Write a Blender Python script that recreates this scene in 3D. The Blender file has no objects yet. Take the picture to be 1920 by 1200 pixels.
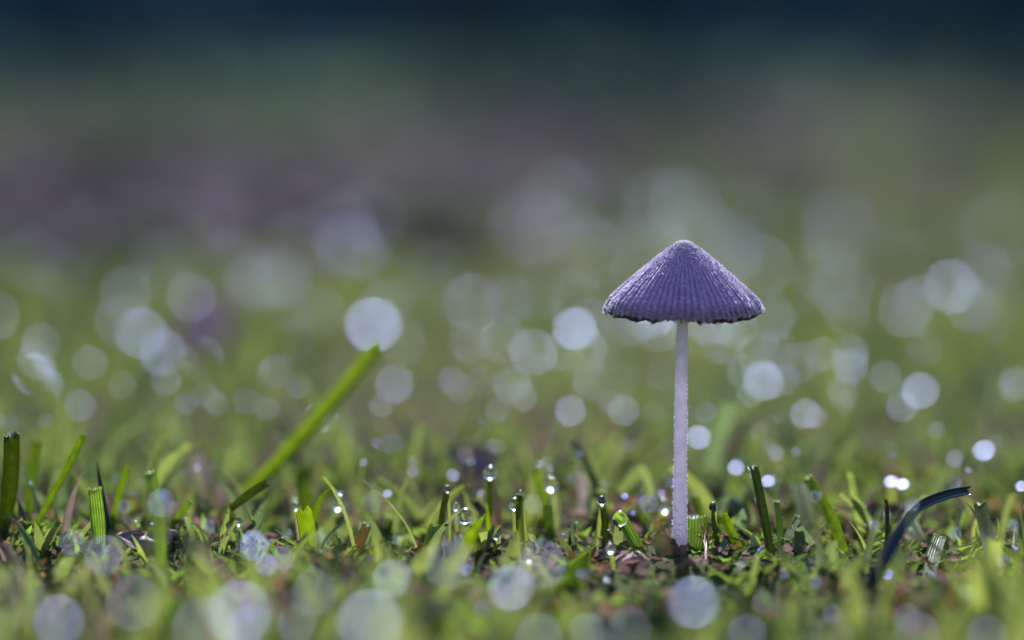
import bpy, bmesh, math, random
import numpy as np
from mathutils import Vector, Quaternion

random.seed(7)
rng = np.random.default_rng(7)
scene = bpy.context.scene
COL = scene.collection
R = math.radians

# ------------------------------------------------------------------ camera
FPX = 4667.0                       # focal length in photo pixels (1920 wide)
D = 0.35                           # metres from the lens to the mushroom
PITCH = math.atan(570.0 / FPX)
FWD = Vector((0, math.cos(PITCH), -math.sin(PITCH)))
UP = Vector((0, math.sin(PITCH), math.cos(PITCH)))
RIGHT = Vector((1, 0, 0))
BX, BY = 1276.0, 1032.0            # where the foot of the stem stands in the photograph
_rel = D * (FWD + UP * (-(BY - 600) / FPX) + RIGHT * ((BX - 960) / FPX))
CAM = -_rel                        # so the foot of the stem is the world origin
cam_data = bpy.data.cameras.new('camera')
cam = bpy.data.objects.new('camera', cam_data)
COL.objects.link(cam)
cam.location = CAM
cam.rotation_euler = (math.pi / 2 - PITCH, 0, 0)
cam_data.sensor_width = 36.0
cam_data.lens = 36.0 * FPX / 1920.0
cam_data.clip_start = 0.005
cam_data.clip_end = 200.0
cam_data.dof.use_dof = True
cam_data.dof.focus_distance = D - 0.0025
cam_data.dof.aperture_fstop = cam_data.lens / 19.5
scene.camera = cam

# ------------------------------------------------------------------ sky and sun
SUN_ELEV, SUN_AZ = R(36), R(2)     # azimuth from +Y (behind the mushroom) towards +X
SUN_DIR = Vector((math.sin(SUN_AZ) * math.cos(SUN_ELEV), math.cos(SUN_AZ) * math.cos(SUN_ELEV), math.sin(SUN_ELEV)))
world = bpy.data.worlds.new('World')
scene.world = world
world.use_nodes = True
wn = world.node_tree
wn.nodes.clear()
wo = wn.nodes.new('ShaderNodeOutputWorld')
wb = wn.nodes.new('ShaderNodeBackground')
sky = wn.nodes.new('ShaderNodeTexSky')
sky.sky_type = 'NISHITA'
sky.sun_disc = False
sky.sun_elevation = SUN_ELEV
sky.sun_rotation = SUN_AZ
sky.air_density = 1.0
sky.dust_density = 0.3
sky.ozone_density = 3.0
wb.inputs['Strength'].default_value = 0.13
wn.links.new(sky.outputs[0], wb.inputs[0])
wn.links.new(wb.outputs[0], wo.inputs[0])
sun_data = bpy.data.lights.new('sun', 'SUN')
sun_data.energy = 5.0
sun_data.angle = R(0.5)
sun_data.color = (0.93, 0.94, 1.0)
sun = bpy.data.objects.new('sun', sun_data)
COL.objects.link(sun)
sun.rotation_euler = (-SUN_DIR).to_track_quat('-Z', 'Y').to_euler()

scene.view_settings.view_transform = 'Standard'
scene.view_settings.look = 'None'
scene.view_settings.gamma = 1.0
scene.view_settings.exposure = 1.15
scene.view_settings.use_curve_mapping = False
cy = scene.cycles
cy.use_adaptive_sampling = False
cy.sample_clamp_indirect = 0.0
cy.sample_clamp_direct = 0.0
cy.use_denoising = True
cy.max_bounces = 10
cy.transparent_max_bounces = 8
cy.caustics_reflective = False
cy.caustics_refractive = False
cy.blur_glossy = 0.0

# ------------------------------------------------------------------ geometry of the view
def U(px, py, depth):
    return CAM + depth * (FWD + RIGHT * ((px - 960) / FPX) + UP * (-(py - 600) / FPX))

def ground_at(px, py):
    d = FWD + RIGHT * ((px - 960) / FPX) + UP * (-(py - 600) / FPX)
    return CAM + d * (CAM.z / -d.z)

def project(P):
    v = np.asarray(P, float) - np.array(CAM)
    z = v @ np.array(FWD)
    return 960 + FPX * (v[..., 0]) / z, 600 - FPX * (v @ np.array(UP)) / z, z

# ------------------------------------------------------------------ materials
def nt(name):
    m = bpy.data.materials.new(name)
    m.use_nodes = True
    t = m.node_tree
    t.nodes.clear()
    out = t.nodes.new('ShaderNodeOutputMaterial')
    return m, t, out

def N(t, kind, **kw):
    n = t.nodes.new(kind)
    for k, v in kw.items():
        if hasattr(n, k) and k not in n.inputs:
            setattr(n, k, v)
        else:
            n.inputs[k].default_value = v
    return n

def ramp(t, src, stops):
    r = t.nodes.new('ShaderNodeValToRGB')
    while len(r.color_ramp.elements) < len(stops):
        r.color_ramp.elements.new(0.5)
    for e, (p, c) in zip(r.color_ramp.elements, stops):
        e.position = p
        e.color = (*c, 1)
    t.links.new(src, r.inputs[0])
    return r

def leaf_material(name, color, trans, trans_w=0.45, rough=0.42, use_attr=False, rib=0.35, rib_n=9.0, spec=0.3, spot=0.0):
    """Blade: ribbed along its length, light shining through it from behind."""
    m, t, out = nt(name)
    L = t.links.new
    uv = N(t, 'ShaderNodeUVMap')
    uv.uv_map = 'uv'
    sep = N(t, 'ShaderNodeSeparateXYZ')
    L(uv.outputs[0], sep.inputs[0])
    mul = N(t, 'ShaderNodeMath', operation='MULTIPLY')
    mul.inputs[1].default_value = rib_n * 2 * math.pi
    L(sep.outputs[0], mul.inputs[0])
    sn = N(t, 'ShaderNodeMath', operation='SINE')
    L(mul.outputs[0], sn.inputs[0])
    mr = N(t, 'ShaderNodeMapRange')
    mr.inputs[1].default_value = -1
    mr.inputs[2].default_value = 1
    L(sn.outputs[0], mr.inputs[0])
    no = N(t, 'ShaderNodeTexNoise', Scale=900.0, Detail=3.0)
    geo = N(t, 'ShaderNodeNewGeometry')
    L(geo.outputs['Position'], no.inputs['Vector'])
    if use_attr:
        at = N(t, 'ShaderNodeVertexColor')
        at.layer_name = 'tint'
        base = at.outputs[0]
    else:
        rgb = N(t, 'ShaderNodeRGB')
        rgb.outputs[0].default_value = (*color, 1)
        base = rgb.outputs[0]
    # veins: lighter and darker stripes along the blade, plus mottling
    val = N(t, 'ShaderNodeMath', operation='MULTIPLY_ADD')
    val.inputs[1].default_value = rib
    val.inputs[2].default_value = 1.0 - rib * 0.6
    L(mr.outputs[0], val.inputs[0])
    v2 = N(t, 'ShaderNodeMath', operation='MULTIPLY_ADD')
    v2.inputs[1].default_value = 0.9
    v2.inputs[2].default_value = 0.55
    L(no.outputs[0], v2.inputs[0])
    vv = N(t, 'ShaderNodeMath', operation='MULTIPLY')
    L(val.outputs[0], vv.inputs[0])
    L(v2.outputs[0], vv.inputs[1])
    cm = N(t, 'ShaderNodeVectorMath', operation='SCALE')
    L(base, cm.inputs[0])
    L(vv.outputs[0], cm.inputs['Scale'])
    bump = N(t, 'ShaderNodeBump', Strength=0.5, Distance=0.00012)
    L(sn.outputs[0], bump.inputs['Height'])
    pb = N(t, 'ShaderNodeBsdfPrincipled', Roughness=rough, IOR=1.42)
    pb.inputs['Specular IOR Level'].default_value = spec
    L(cm.outputs[0], pb.inputs['Base Color'])
    L(bump.outputs[0], pb.inputs['Normal'])
    tr = N(t, 'ShaderNodeBsdfTranslucent')
    tm = N(t, 'ShaderNodeVectorMath', operation='MULTIPLY')
    L(cm.outputs[0], tm.inputs[0])
    tm.inputs[1].default_value = trans
    L(tm.outputs[0], tr.inputs[0])
    L(bump.outputs[0], tr.inputs['Normal'])
    mx = N(t, 'ShaderNodeMixShader')
    mx.inputs[0].default_value = trans_w
    L(pb.outputs[0], mx.inputs[1])
    L(tr.outputs[0], mx.inputs[2])
    L(mx.outputs[0], out.inputs[0])
    return m

TRG = (2.9, 2.75, 1.4)
MAT = {}
MAT['lawn'] = leaf_material('lawn_blade', None, TRG, 0.5, use_attr=True)
MAT['litter_bit'] = leaf_material('litter_bit', None, (1.4, 1.3, 1.6), 0.4, rough=.8, spec=.05, use_attr=True)
MAT['moss'] = leaf_material('moss', None, (2.6, 2.6, 1.2), 0.5, rough=.6, use_attr=True, spec=.12)
MAT['green'] = leaf_material('green_blade', (0.085, 0.115, 0.024), (4.4, 4.2, 1.8), 0.65)
MAT['bright'] = leaf_material('bright_blade', (0.125, 0.160, 0.03), (4.2, 4.0, 1.8), 0.68)
MAT['pale'] = leaf_material('pale_ribbed_blade', (0.17, 0.215, 0.07), (3.2, 3.2, 1.9), 0.65, rib=0.7, rib_n=6)
MAT['dark'] = leaf_material('dark_blade', (0.055, 0.076, 0.022), (4.0, 3.6, 1.4), 0.55, rough=0.4)
MAT['navy'] = leaf_material('sky_shaded_blade', (0.012, 0.032, 0.045), (1.5, 1.6, 1.0), 0.15, rough=0.28, rib_n=3)  # dark blue of a shaded side reflecting sky, put into the colour
MAT['bluegrey'] = leaf_material('blue_grey_blade', (0.13, 0.18, 0.17), (1.5, 1.6, 1.2), 0.3, rough=0.3, rib_n=4, rib=0.7)
MAT['straw'] = leaf_material('straw', (0.22, 0.12, 0.07), (1.6, 1.3, 0.9), 0.5, rough=0.6, rib=0.6, rib_n=5)
MAT['dead'] = leaf_material('dead_leaf', (0.14, 0.075, 0.070), (1.6, 1.3, 1.2), 0.45, rough=0.5, rib=0.3, rib_n=7)
MAT['pinkleaf'] = leaf_material('pink_brown_leaf', (0.24, 0.165, 0.155), (1.3, 1.3, 1.35), 0.5, rough=0.5, rib=0.3, rib_n=6)
MAT['fray'] = leaf_material('dry_fibre', (0.55, 0.55, 0.56), (1.5, 1.5, 1.5), 0.5, rough=0.6, rib=0.2)

def dew_material(name, rough, ior=1.33, tint=(1, 1, 1)):
    m, t, out = nt(name)
    g = N(t, 'ShaderNodeBsdfGlass', Roughness=rough, IOR=ior)
    g.inputs['Color'].default_value = (*tint, 1)
    t.links.new(g.outputs[0], out.inputs[0])
    return m

MAT['dew_bead'] = dew_material('dew_bead', 0.285, 1.36, (0.56, 0.60, 1.0))
MAT['dew_clear'] = dew_material('dew_clear', 0.13, 1.33)

def cap_material():
    m, t, out = nt('mushroom_cap')
    L = t.links.new
    tc = N(t, 'ShaderNodeTexCoord')
    vor = N(t, 'ShaderNodeTexVoronoi', Scale=2600.0)
    L(tc.outputs['Object'], vor.inputs['Vector'])
    no = N(t, 'ShaderNodeTexNoise', Scale=1500.0, Detail=5.0, Roughness=0.65)
    L(tc.outputs['Object'], no.inputs['Vector'])
    at = N(t, 'ShaderNodeVertexColor')
    at.layer_name = 'tint'
    mot = ramp(t, no.outputs[0], [(0.3, (0.62, 0.60, 0.66)), (0.7, (1.15, 1.13, 1.1))])
    mx = N(t, 'ShaderNodeVectorMath', operation='MULTIPLY')
    L(at.outputs[0], mx.inputs[0])
    L(mot.outputs[0], mx.inputs[1])
    b1 = N(t, 'ShaderNodeBump', Strength=0.5, Distance=0.00008)
    L(vor.outputs['Distance'], b1.inputs['Height'])
    b2 = N(t, 'ShaderNodeBump', Strength=0.5, Distance=0.00010)
    L(no.outputs[0], b2.inputs['Height'])
    L(b1.outputs[0], b2.inputs['Normal'])
    pb = N(t, 'ShaderNodeBsdfPrincipled', Roughness=0.55)
    pb.inputs['Specular IOR Level'].default_value = 0.35
    pb.inputs['Sheen Weight'].default_value = 1.0
    pb.inputs['Sheen Roughness'].default_value = 0.4
    pb.inputs['Sheen Tint'].default_value = (0.9, 0.9, 1, 1)
    L(mx.outputs[0], pb.inputs['Base Color'])
    L(b2.outputs[0], pb.inputs['Normal'])
    L(pb.outputs[0], out.inputs[0])
    return m

def simple_material(name, a, b, scale, rough=0.7, bump=0.0001, trans=0.0, tcol=(1, 1, 1), detail=5.0, spec=0.4, bstr=0.6):
    m, t, out = nt(name)
    L = t.links.new
    tc = N(t, 'ShaderNodeTexCoord')
    no = N(t, 'ShaderNodeTexNoise', Scale=scale, Detail=detail, Roughness=0.6)
    L(tc.outputs['Object'], no.inputs['Vector'])
    cr = ramp(t, no.outputs[0], [(0.35, a), (0.68, b)])
    bp = N(t, 'ShaderNodeBump', Strength=bstr, Distance=bump)
    L(no.outputs[0], bp.inputs['Height'])
    pb = N(t, 'ShaderNodeBsdfPrincipled', Roughness=rough)
    pb.inputs['Specular IOR Level'].default_value = spec
    L(cr.outputs[0], pb.inputs['Base Color'])
    L(bp.outputs[0], pb.inputs['Normal'])
    if trans > 0:
        tr = N(t, 'ShaderNodeBsdfTranslucent')
        tm = N(t, 'ShaderNodeVectorMath', operation='MULTIPLY')
        tm.inputs[1].default_value = tcol
        L(cr.outputs[0], tm.inputs[0])
        L(tm.outputs[0], tr.inputs[0])
        mx = N(t, 'ShaderNodeMixShader')
        mx.inputs[0].default_value = trans
        L(pb.outputs[0], mx.inputs[1])
        L(tr.outputs[0], mx.inputs[2])
        L(mx.outputs[0], out.inputs[0])
    else:
        L(pb.outputs[0], out.inputs[0])
    return m

MAT['cap'] = cap_material()
MAT['gill'] = simple_material('gills', (0.07, 0.035, 0.055), (0.13, 0.06, 0.08), 900, 0.7, trans=0.3, tcol=(1.3, 0.9, 1.0))
MAT['stem'] = simple_material('stem', (0.68, 0.57, 0.60), (0.84, 0.73, 0.74), 700, 0.5, trans=0.38, tcol=(1.1, 1.05, 1.15))
MAT['fuzz'] = simple_material('stem_fuzz', (0.85, 0.84, 0.9), (0.9, 0.9, 0.95), 500, 0.4, trans=0.4)
MAT['granule'] = simple_material('cap_granule', (0.84, 0.80, 0.90), (0.90, 0.87, 0.93), 500, 0.4, trans=0.5)
MAT['husk'] = simple_material('husk', (0.16, 0.045, 0.03), (0.42, 0.20, 0.11), 420, 0.45, bump=0.0004, detail=6)
MAT['litter'] = simple_material('litter', (0.09, 0.028, 0.02), (0.32, 0.14, 0.07), 700, 0.6, bump=0.0003, trans=0.25, tcol=(1.4, 1.1, 0.9))
MAT['sprig'] = simple_material('red_sprig', (0.16, 0.03, 0.03), (0.34, 0.10, 0.09), 900, 0.4, trans=0.2, tcol=(1.4, 1, 1))
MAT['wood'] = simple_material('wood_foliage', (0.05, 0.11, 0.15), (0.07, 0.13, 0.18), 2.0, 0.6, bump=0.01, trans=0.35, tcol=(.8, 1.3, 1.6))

def soil_material():
    m, t, out = nt('soil')
    L = t.links.new
    geo = N(t, 'ShaderNodeNewGeometry')
    n1 = N(t, 'ShaderNodeTexNoise', Scale=6.0, Detail=3.0)
    n2 = N(t, 'ShaderNodeTexNoise', Scale=160.0, Detail=8.0, Roughness=0.7)
    for n in (n1, n2):
        L(geo.outputs['Position'], n.inputs['Vector'])
    c1 = ramp(t, n1.outputs[0], [(0.38, (0.050, 0.026, 0.026)), (0.50, (0.045, 0.050, 0.020)), (0.66, (0.05, 0.075, 0.022))])
    c2 = ramp(t, n2.outputs[0], [(0.3, (0.4, 0.4, 0.4)), (0.7, (1.5, 1.4, 1.3))])
    mx = N(t, 'ShaderNodeVectorMath', operation='MULTIPLY')
    L(c1.outputs[0], mx.inputs[0])
    L(c2.outputs[0], mx.inputs[1])
    bp = N(t, 'ShaderNodeBump', Strength=0.6, Distance=0.001)
    L(n2.outputs[0], bp.inputs['Height'])
    pb = N(t, 'ShaderNodeBsdfPrincipled', Roughness=0.95)
    pb.inputs['Specular IOR Level'].default_value = 0.05
    L(mx.outputs[0], pb.inputs['Base Color'])
    L(bp.outputs[0], pb.inputs['Normal'])
    L(pb.outputs[0], out.inputs[0])
    return m
MAT['soil'] = soil_material()

# ------------------------------------------------------------------ object helpers
def obj(name, me, mat, parent=None, label=None, cat=None, group=None, kind=None):
    o = bpy.data.objects.new(name, me)
    COL.objects.link(o)
    if mat is not None and me is not None and not me.materials:
        me.materials.append(mat)
    if parent is not None:
        o.parent = parent
    tag(o, label, cat, group, kind)
    return o

def tag(o, label=None, cat=None, group=None, kind=None):
    for k, v in (('label', label), ('category', cat), ('group', group), ('kind', kind)):
        if v:
            o[k] = v
    return o

def mesh_np(name, V, F, uv=None, tint=None, smooth=True):
    """V (n,3), F (m,4) or (m,3); uv and tint are per vertex."""
    V = np.ascontiguousarray(V, dtype=np.float32)
    F = np.ascontiguousarray(F, dtype=np.int32)
    k = F.shape[1]
    me = bpy.data.meshes.new(name)
    me.vertices.add(len(V))
    me.vertices.foreach_set('co', V.ravel())
    me.loops.add(F.size)
    me.loops.foreach_set('vertex_index', F.ravel())
    me.polygons.add(len(F))
    me.polygons.foreach_set('loop_start', np.arange(0, F.size, k, dtype=np.int32))
    me.update(calc_edges=True)
    if smooth:
        me.polygons.foreach_set('use_smooth', np.ones(len(F), dtype=bool))
    if uv is not None:
        l = me.uv_layers.new(name='uv')
        l.data.foreach_set('uv', np.ascontiguousarray(uv, dtype=np.float32)[F.ravel()].ravel())
    if tint is not None:
        a = me.color_attributes.new('tint', 'FLOAT_COLOR', 'POINT')
        c = np.ones((len(V), 4), dtype=np.float32)
        c[:, :3] = tint
        a.data.foreach_set('color', c.ravel())
    me.validate()
    return me

def grid_faces(nu, nv, wrap=False):
    """rows nv, columns nu -> quads."""
    f = []
    cols = nu if wrap else nu - 1
    for j in range(nv - 1):
        for i in range(cols):
            a = j * nu + i
            b = j * nu + (i + 1) % nu
            f.append((a, b, b + nu, a + nu))
    return np.array(f, dtype=np.int32)

def bez(P, n):
    """Smooth curve through the control points (Bezier of any degree)."""
    P = [Vector(p) for p in P]
    out = []
    for k in range(n + 1):
        t = k / n
        Q = P[:]
        while len(Q) > 1:
            Q = [Q[i].lerp(Q[i + 1], t) for i in range(len(Q) - 1)]
        out.append(Q[0])
    return out

def spline(P, n):
    """Catmull-Rom through the points."""
    P = [Vector(p) for p in P]
    P = [P[0] * 2 - P[1]] + P + [P[-1] * 2 - P[-2]]
    segs = len(P) - 3
    out = []
    for k in range(n + 1):
        s = min(k / n * segs, segs - 1e-6)
        i = int(s)
        t = s - i
        a, b, c, d = P[i:i + 4]
        out.append(0.5 * ((2 * b) + (c - a) * t + (2 * a - 5 * b + 4 * c - d) * t * t + (3 * b - a - 3 * c + d) * t ** 3))
    return out

def blade_mesh(name, pts, width, fold=0.35, yaw=0.0, cut=True, rnd=None, base_w=0.75, tip_w=0.92, thick=0.13, cols=7, ribs=0.03, pitch_wave=0.0):
    """A solid blade: V-folded strip with thickness following pts, jagged where it was cut."""
    rnd = rnd or random
    n = len(pts)
    view = (CAM - pts[n // 2]).normalized()
    th = width * thick * 0.5
    front, back, uvs = [], [], []
    jag = [rnd.uniform(-0.22, 0.22) for _ in range(cols)]
    for k, p in enumerate(pts):
        T = (pts[min(k + 1, n - 1)] - pts[max(k - 1, 0)]).normalized()
        W = T.cross(view)
        if W.length < 1e-4:
            W = Vector((1, 0, 0))
        W.normalize()
        W = Quaternion(T, yaw + pitch_wave * k / n) @ W
        Nn = W.cross(T).normalized()
        s = k / (n - 1)
        if cut:
            w = width * (base_w + (1 - base_w) * min(1, s * 2.2)) * (1 - (1 - tip_w) * max(0, (s - .5) * 2))
        else:
            w = width * (base_w + (1 - base_w) * min(1, s * 2.5)) * max(0.04, 1 - max(0, (s - .35) / .65) ** 1.7)
        for i in range(cols):
            u = -1 + 2 * i / (cols - 1)
            q = p + W * (u * w / 2 * math.cos(fold * .8)) + Nn * ((abs(u) - .5) * w * .5 * math.sin(fold) + (ribs * w if i % 2 else 0))
            if k == n - 1 and cut:
                q = q + T * (jag[i] * w)
            front.append(q + Nn * th)
            back.append(q - Nn * th)
            uvs.append((i / (cols - 1), s))
    V = np.array([tuple(v) for v in front + back])
    f = grid_faces(cols, n)
    o = len(front)
    F = [tuple(x) for x in f] + [tuple(x[::-1] + o) for x in f]
    for k in range(n - 1):
        a, b = k * cols, (k + 1) * cols
        F.append((b, a, a + o, b + o))
        a, b = k * cols + cols - 1, (k + 1) * cols + cols - 1
        F.append((a, b, b + o, a + o))
    for i in range(cols - 1):
        a = (n - 1) * cols + i
        F.append((a + 1, a + 1 + o, a + o, a)[::-1])
        F.append((i, i + 1, i + 1 + o, i + o)[::-1])
    return mesh_np(name, V, np.array(F), np.array(uvs + uvs))

def fray_mesh(name, p, T, W, width, length, n, rnd):
    """A fringe of torn dry fibres at a cut tip."""
    V, F = [], []
    Nn = W.cross(T).normalized()
    for i in range(n):
        u = -1 + 2 * (i + .5) / n
        r = width / n * rnd.uniform(.35, .6)
        b = p + W * (u * width * .46) + Nn * rnd.uniform(-.03, .03) * width - T * width * .3
        e = b + T * (width * .3 + length * rnd.uniform(.3, 1)) + W * rnd.uniform(-.12, .12) * width + Nn * rnd.uniform(-.1, .1) * width
        o = len(V)
        V += [b + W * r, b - W * r * .6 + Nn * r, b - W * r * .6 - Nn * r, e]
        F += [(o, o + 1, o + 3), (o + 1, o + 2, o + 3), (o + 2, o, o + 3)]
    V = np.array([tuple(v) for v in V])
    uv = np.zeros((len(V), 2)) + .25
    return mesh_np(name, V, np.array(F), uv)

def tube_mesh(name, pts, radii, seg=10, closed=True):
    V, n = [], len(pts)
    ref = Vector((0, 0, 1))
    for k, p in enumerate(pts):
        T = (pts[min(k + 1, n - 1)] - pts[max(k - 1, 0)]).normalized()
        A = T.cross(ref if abs(T.dot(ref)) < .95 else Vector((1, 0, 0))).normalized()
        B = T.cross(A)
        for i in range(seg):
            a = 2 * math.pi * i / seg
            V.append(p + (A * math.cos(a) + B * math.sin(a)) * radii[k])
    F = [tuple(x) for x in grid_faces(seg, n, True)]
    V = np.array([tuple(v) for v in V])
    if closed:
        V = np.vstack([V, np.array([pts[0]]), np.array([pts[-1]])])
        c0, c1 = len(V) - 2, len(V) - 1
        F = [(a, b, c, d) for a, b, c, d in F]
        for i in range(0, seg):
            j = (i + 1) % seg
            F.append((c0, j, i, i))
            F.append((c1, (n - 1) * seg + i, (n - 1) * seg + j, (n - 1) * seg + j))
    bm = bmesh.new()
    vs = [bm.verts.new(v) for v in V]
    for f in F:
        try:
            bm.faces.new([vs[i] for i in dict.fromkeys(f)])
        except ValueError:
            pass
    for f in bm.faces:
        f.smooth = True
    bm.normal_update()
    me = bpy.data.meshes.new(name)
    bm.to_mesh(me)
    bm.free()
    return me

# ------------------------------------------------------------------ ground
def ground_height(x, y):
    x, y = np.asarray(x, float), np.asarray(y, float)
    h = 0.0016 * np.sin(x * 70 + 1.3) * np.sin(y * 55 + .4) + 0.0009 * np.sin(x * 190 + y * 130) - .0006
    return h * np.clip((x * x + y * y) / .0004, .1, 1)

def axis(a, b, fine, lo, hi):
    s = list(np.arange(lo, hi, fine))
    v, st = hi, fine
    while v < b:
        s.append(v)
        st *= 1.18
        v += st
    s.append(b)
    v, st = lo, fine
    pre = []
    while v > a:
        st *= 1.18
        v -= st
        pre.append(max(v, a))
    return np.array(pre[::-1] + s)

gx, gy = axis(-60, 60, .006, -.2, .2), axis(-3, 120, .006, -.25, .5)
X, Y = np.meshgrid(gx, gy)
Z = ground_height(X, Y)
obj('ground', mesh_np('ground', np.stack([X.ravel(), Y.ravel(), Z.ravel()], 1), grid_faces(len(gx), len(gy))), MAT['soil'], kind='structure')

# ------------------------------------------------------------------ dew: pixel position, blur disc and strength read from the photograph
# (x, y, disc diameter in photo pixels, strength)
DISCS = [
 (678,471,112,.7),(530,522,112,.8),(699,609,102,1.6),(885,568,115,.9),(602,782,95,1.2),(1078,617,78,1.5),(1090,655,90,.9),
 (1430,500,118,.8),(1700,580,105,1.2),(1783,537,100,1.1),(1595,686,64,1.5),(1595,662,66,.6),(1431,716,92,1.2),(1460,660,90,.6),
 (1725,733,85,.8),(1692,762,68,.8),(1510,776,82,.7),(379,675,88,1.1),(305,660,112,1.0),(265,625,100,.6),(66,702,100,1.2),
 (84,722,105,.6),(66,690,95,.5),(150,760,66,.5),(1845,845,72,1.2),(1380,877,64,1.3),(1412,900,55,1.0),(1440,902,58,1.1),
 (1671,903,64,1.6),(1692,908,56,1.4),(1789,905,52,1.6),(1915,912,36,1.4),(1070,770,90,.5),(1170,770,60,.6),(740,720,90,.6),
 (755,640,105,.5),(590,575,110,.5),(545,640,110,.4),(1000,545,115,.5),(1080,560,110,.7),(1400,400,150,.14),(1510,410,150,.14),
 (540,330,220,.14),(130,320,190,.14),(60,370,180,.14),(150,430,150,.14),(1180,600,120,.5),(1310,820,80,.7),(1110,715,80,.6),
 (1350,590,120,.7),(1000,660,95,.5),(960,720,90,.5),(1250,560,120,.4),(1580,540,120,.4),(1660,470,130,.14),(1890,520,120,.5),
 (420,560,120,.4),(350,640,110,.5),(230,600,120,.4),(1905,720,60,.7),(1790,860,60,.6),(1530,930,28,1.0),(1710,945,30,.8),
 (990,420,160,.14),(870,470,140,.14),(450,400,170,.14),(320,470,140,.14),(1240,420,150,.14),(1780,330,190,.14),(1640,330,190,.14),(950,300,200,.14),
 # close to the plane of focus
 (774,885,20,1.2),(774,865,19,.6),(849,891,36,1.0),(1012,870,13,.8),(1031,895,24,.7),(1000,945,40,.8),(1217,944,38,1.0),
 (1240,925,28,.7),(637,926,18,.9),(698,940,44,.6),(727,925,28,.9),(553,937,14,.9),(232,950,30,.8),(900,925,16,.7),(1455,850,30,.9),
 (1640,985,22,.8),(1790,1000,30,.7),(1750,1075,22,.9),(1530,1090,26,.8),(1600,1110,30,.7),(1705,1000,26,.7),(1900,985,26,.8),
 (1470,1075,26,.7),(1390,1060,20,.7),(1090,1075,26,.7),(860,1010,24,.6),(745,1010,22,.6),(600,1010,30,.6),(540,1000,22,.7),(390,985,30,.6),
 (1880,1050,30,.7),(1660,1120,30,.7),(1810,1110,36,.7),(1430,1130,44,.7),(1560,1150,40,.7),(1700,1160,60,.6),(1880,1130,50,.6),
 # in front of the mushroom
 (301,943,58,1.8),(136,1018,54,1.2),(195,1042,80,.8),(476,1023,60,1.7),(499,1060,44,1.5),(531,1047,48,1.2),(735,1085,75,2.0),
 (958,1102,90,1.6),(1015,1058,100,1.0),(1300,1130,103,1.9),(1100,1185,75,1.4),(1010,1195,95,1.0),(110,1165,102,1.3),(693,1170,170,.9),
 (450,1150,150,1.1),(555,1170,75,.8),(385,1180,130,.9),(470,1180,90,.9),(1400,1190,80,.6),(590,1110,90,.8),(840,1060,110,.6),
 (1180,1180,90,.7),(250,1130,110,.5),(30,1120,130,.5),(1720,1190,90,.5),(1850,1190,80,.5),(1560,1195,90,.5),
]
_r = random.Random(21)
DISCS = [(x, y, d, s * _r.uniform(.45, 1.2)) for x, y, d, s in DISCS]
while len(DISCS) < 285:
    yy = _r.uniform(380, 900)
    t = (1030 - yy - 120) / 880.0
    if t < .04:
        continue
    DISCS.append((_r.uniform(-20, 1940), yy + _r.uniform(-20, 20), t * 260 * _r.uniform(.9, 1.1), _r.uniform(.08, .45)))
APX = 19.5 / 0.075                 # aperture in photo pixels at the plane of focus

def disc_point(x, y, disc):
    """Where a drop must hang so that the lens spreads it to that disc: behind the focus if that is above the soil, else before it."""
    t = min(disc / APX, .9)
    P = U(x, y, D / (1 - t))
    if y > 925 and P.z < .0015:
        P = U(x, y, D / (1 + t))
        k = 0
        while P.z > .019 and k < 60:
            t *= .97
            P = U(x, y, D / (1 + t))
            k += 1
        return P
    k = 0
    while not (.004 < P.z < .021) and k < 200:
        t = t * .985 if P.z < .012 else min(.9, t * 1.01)
        P = U(x, y, D / (1 - t))
        k += 1
    return P

drop_pts = [disc_point(x, y, d) for x, y, d, s in DISCS]

def bead_mesh(name, flat=0.09, under=0.45, seg=24):
    """Water bead: shallow domed top, rounder belly, lying on its blade."""
    V, rows = [], 13
    for j in range(rows):
        a = math.pi * j / (rows - 1)
        r, z = math.sin(a), math.cos(a)
        z *= flat if z > 0 else under
        for i in range(seg):
            b = 2 * math.pi * i / seg
            V.append((max(r, 1e-4) * math.cos(b), max(r, 1e-4) * math.sin(b), z))
    return mesh_np(name, np.array(V), grid_faces(seg, rows, True)[:, ::-1])

def ball_mesh(name, seg=28, rows=17, sag=0.0):
    V = []
    for j in range(rows):
        a = math.pi * j / (rows - 1)
        r, z = math.sin(a), math.cos(a)
        for i in range(seg):
            b = 2 * math.pi * i / seg
            rr = max(r, 1e-4) * (1 + sag * (-z))
            V.append((rr * math.cos(b), rr * math.sin(b), z))
    return mesh_np(name, np.array(V), grid_faces(seg, rows, True)[:, ::-1])

bead_me = bead_mesh('dew_bead')
bead_me.materials.append(MAT['dew_bead'])
ball_me = ball_mesh('dew_ball', sag=.06)
ball_me.materials.append(MAT['dew_clear'])

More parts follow.
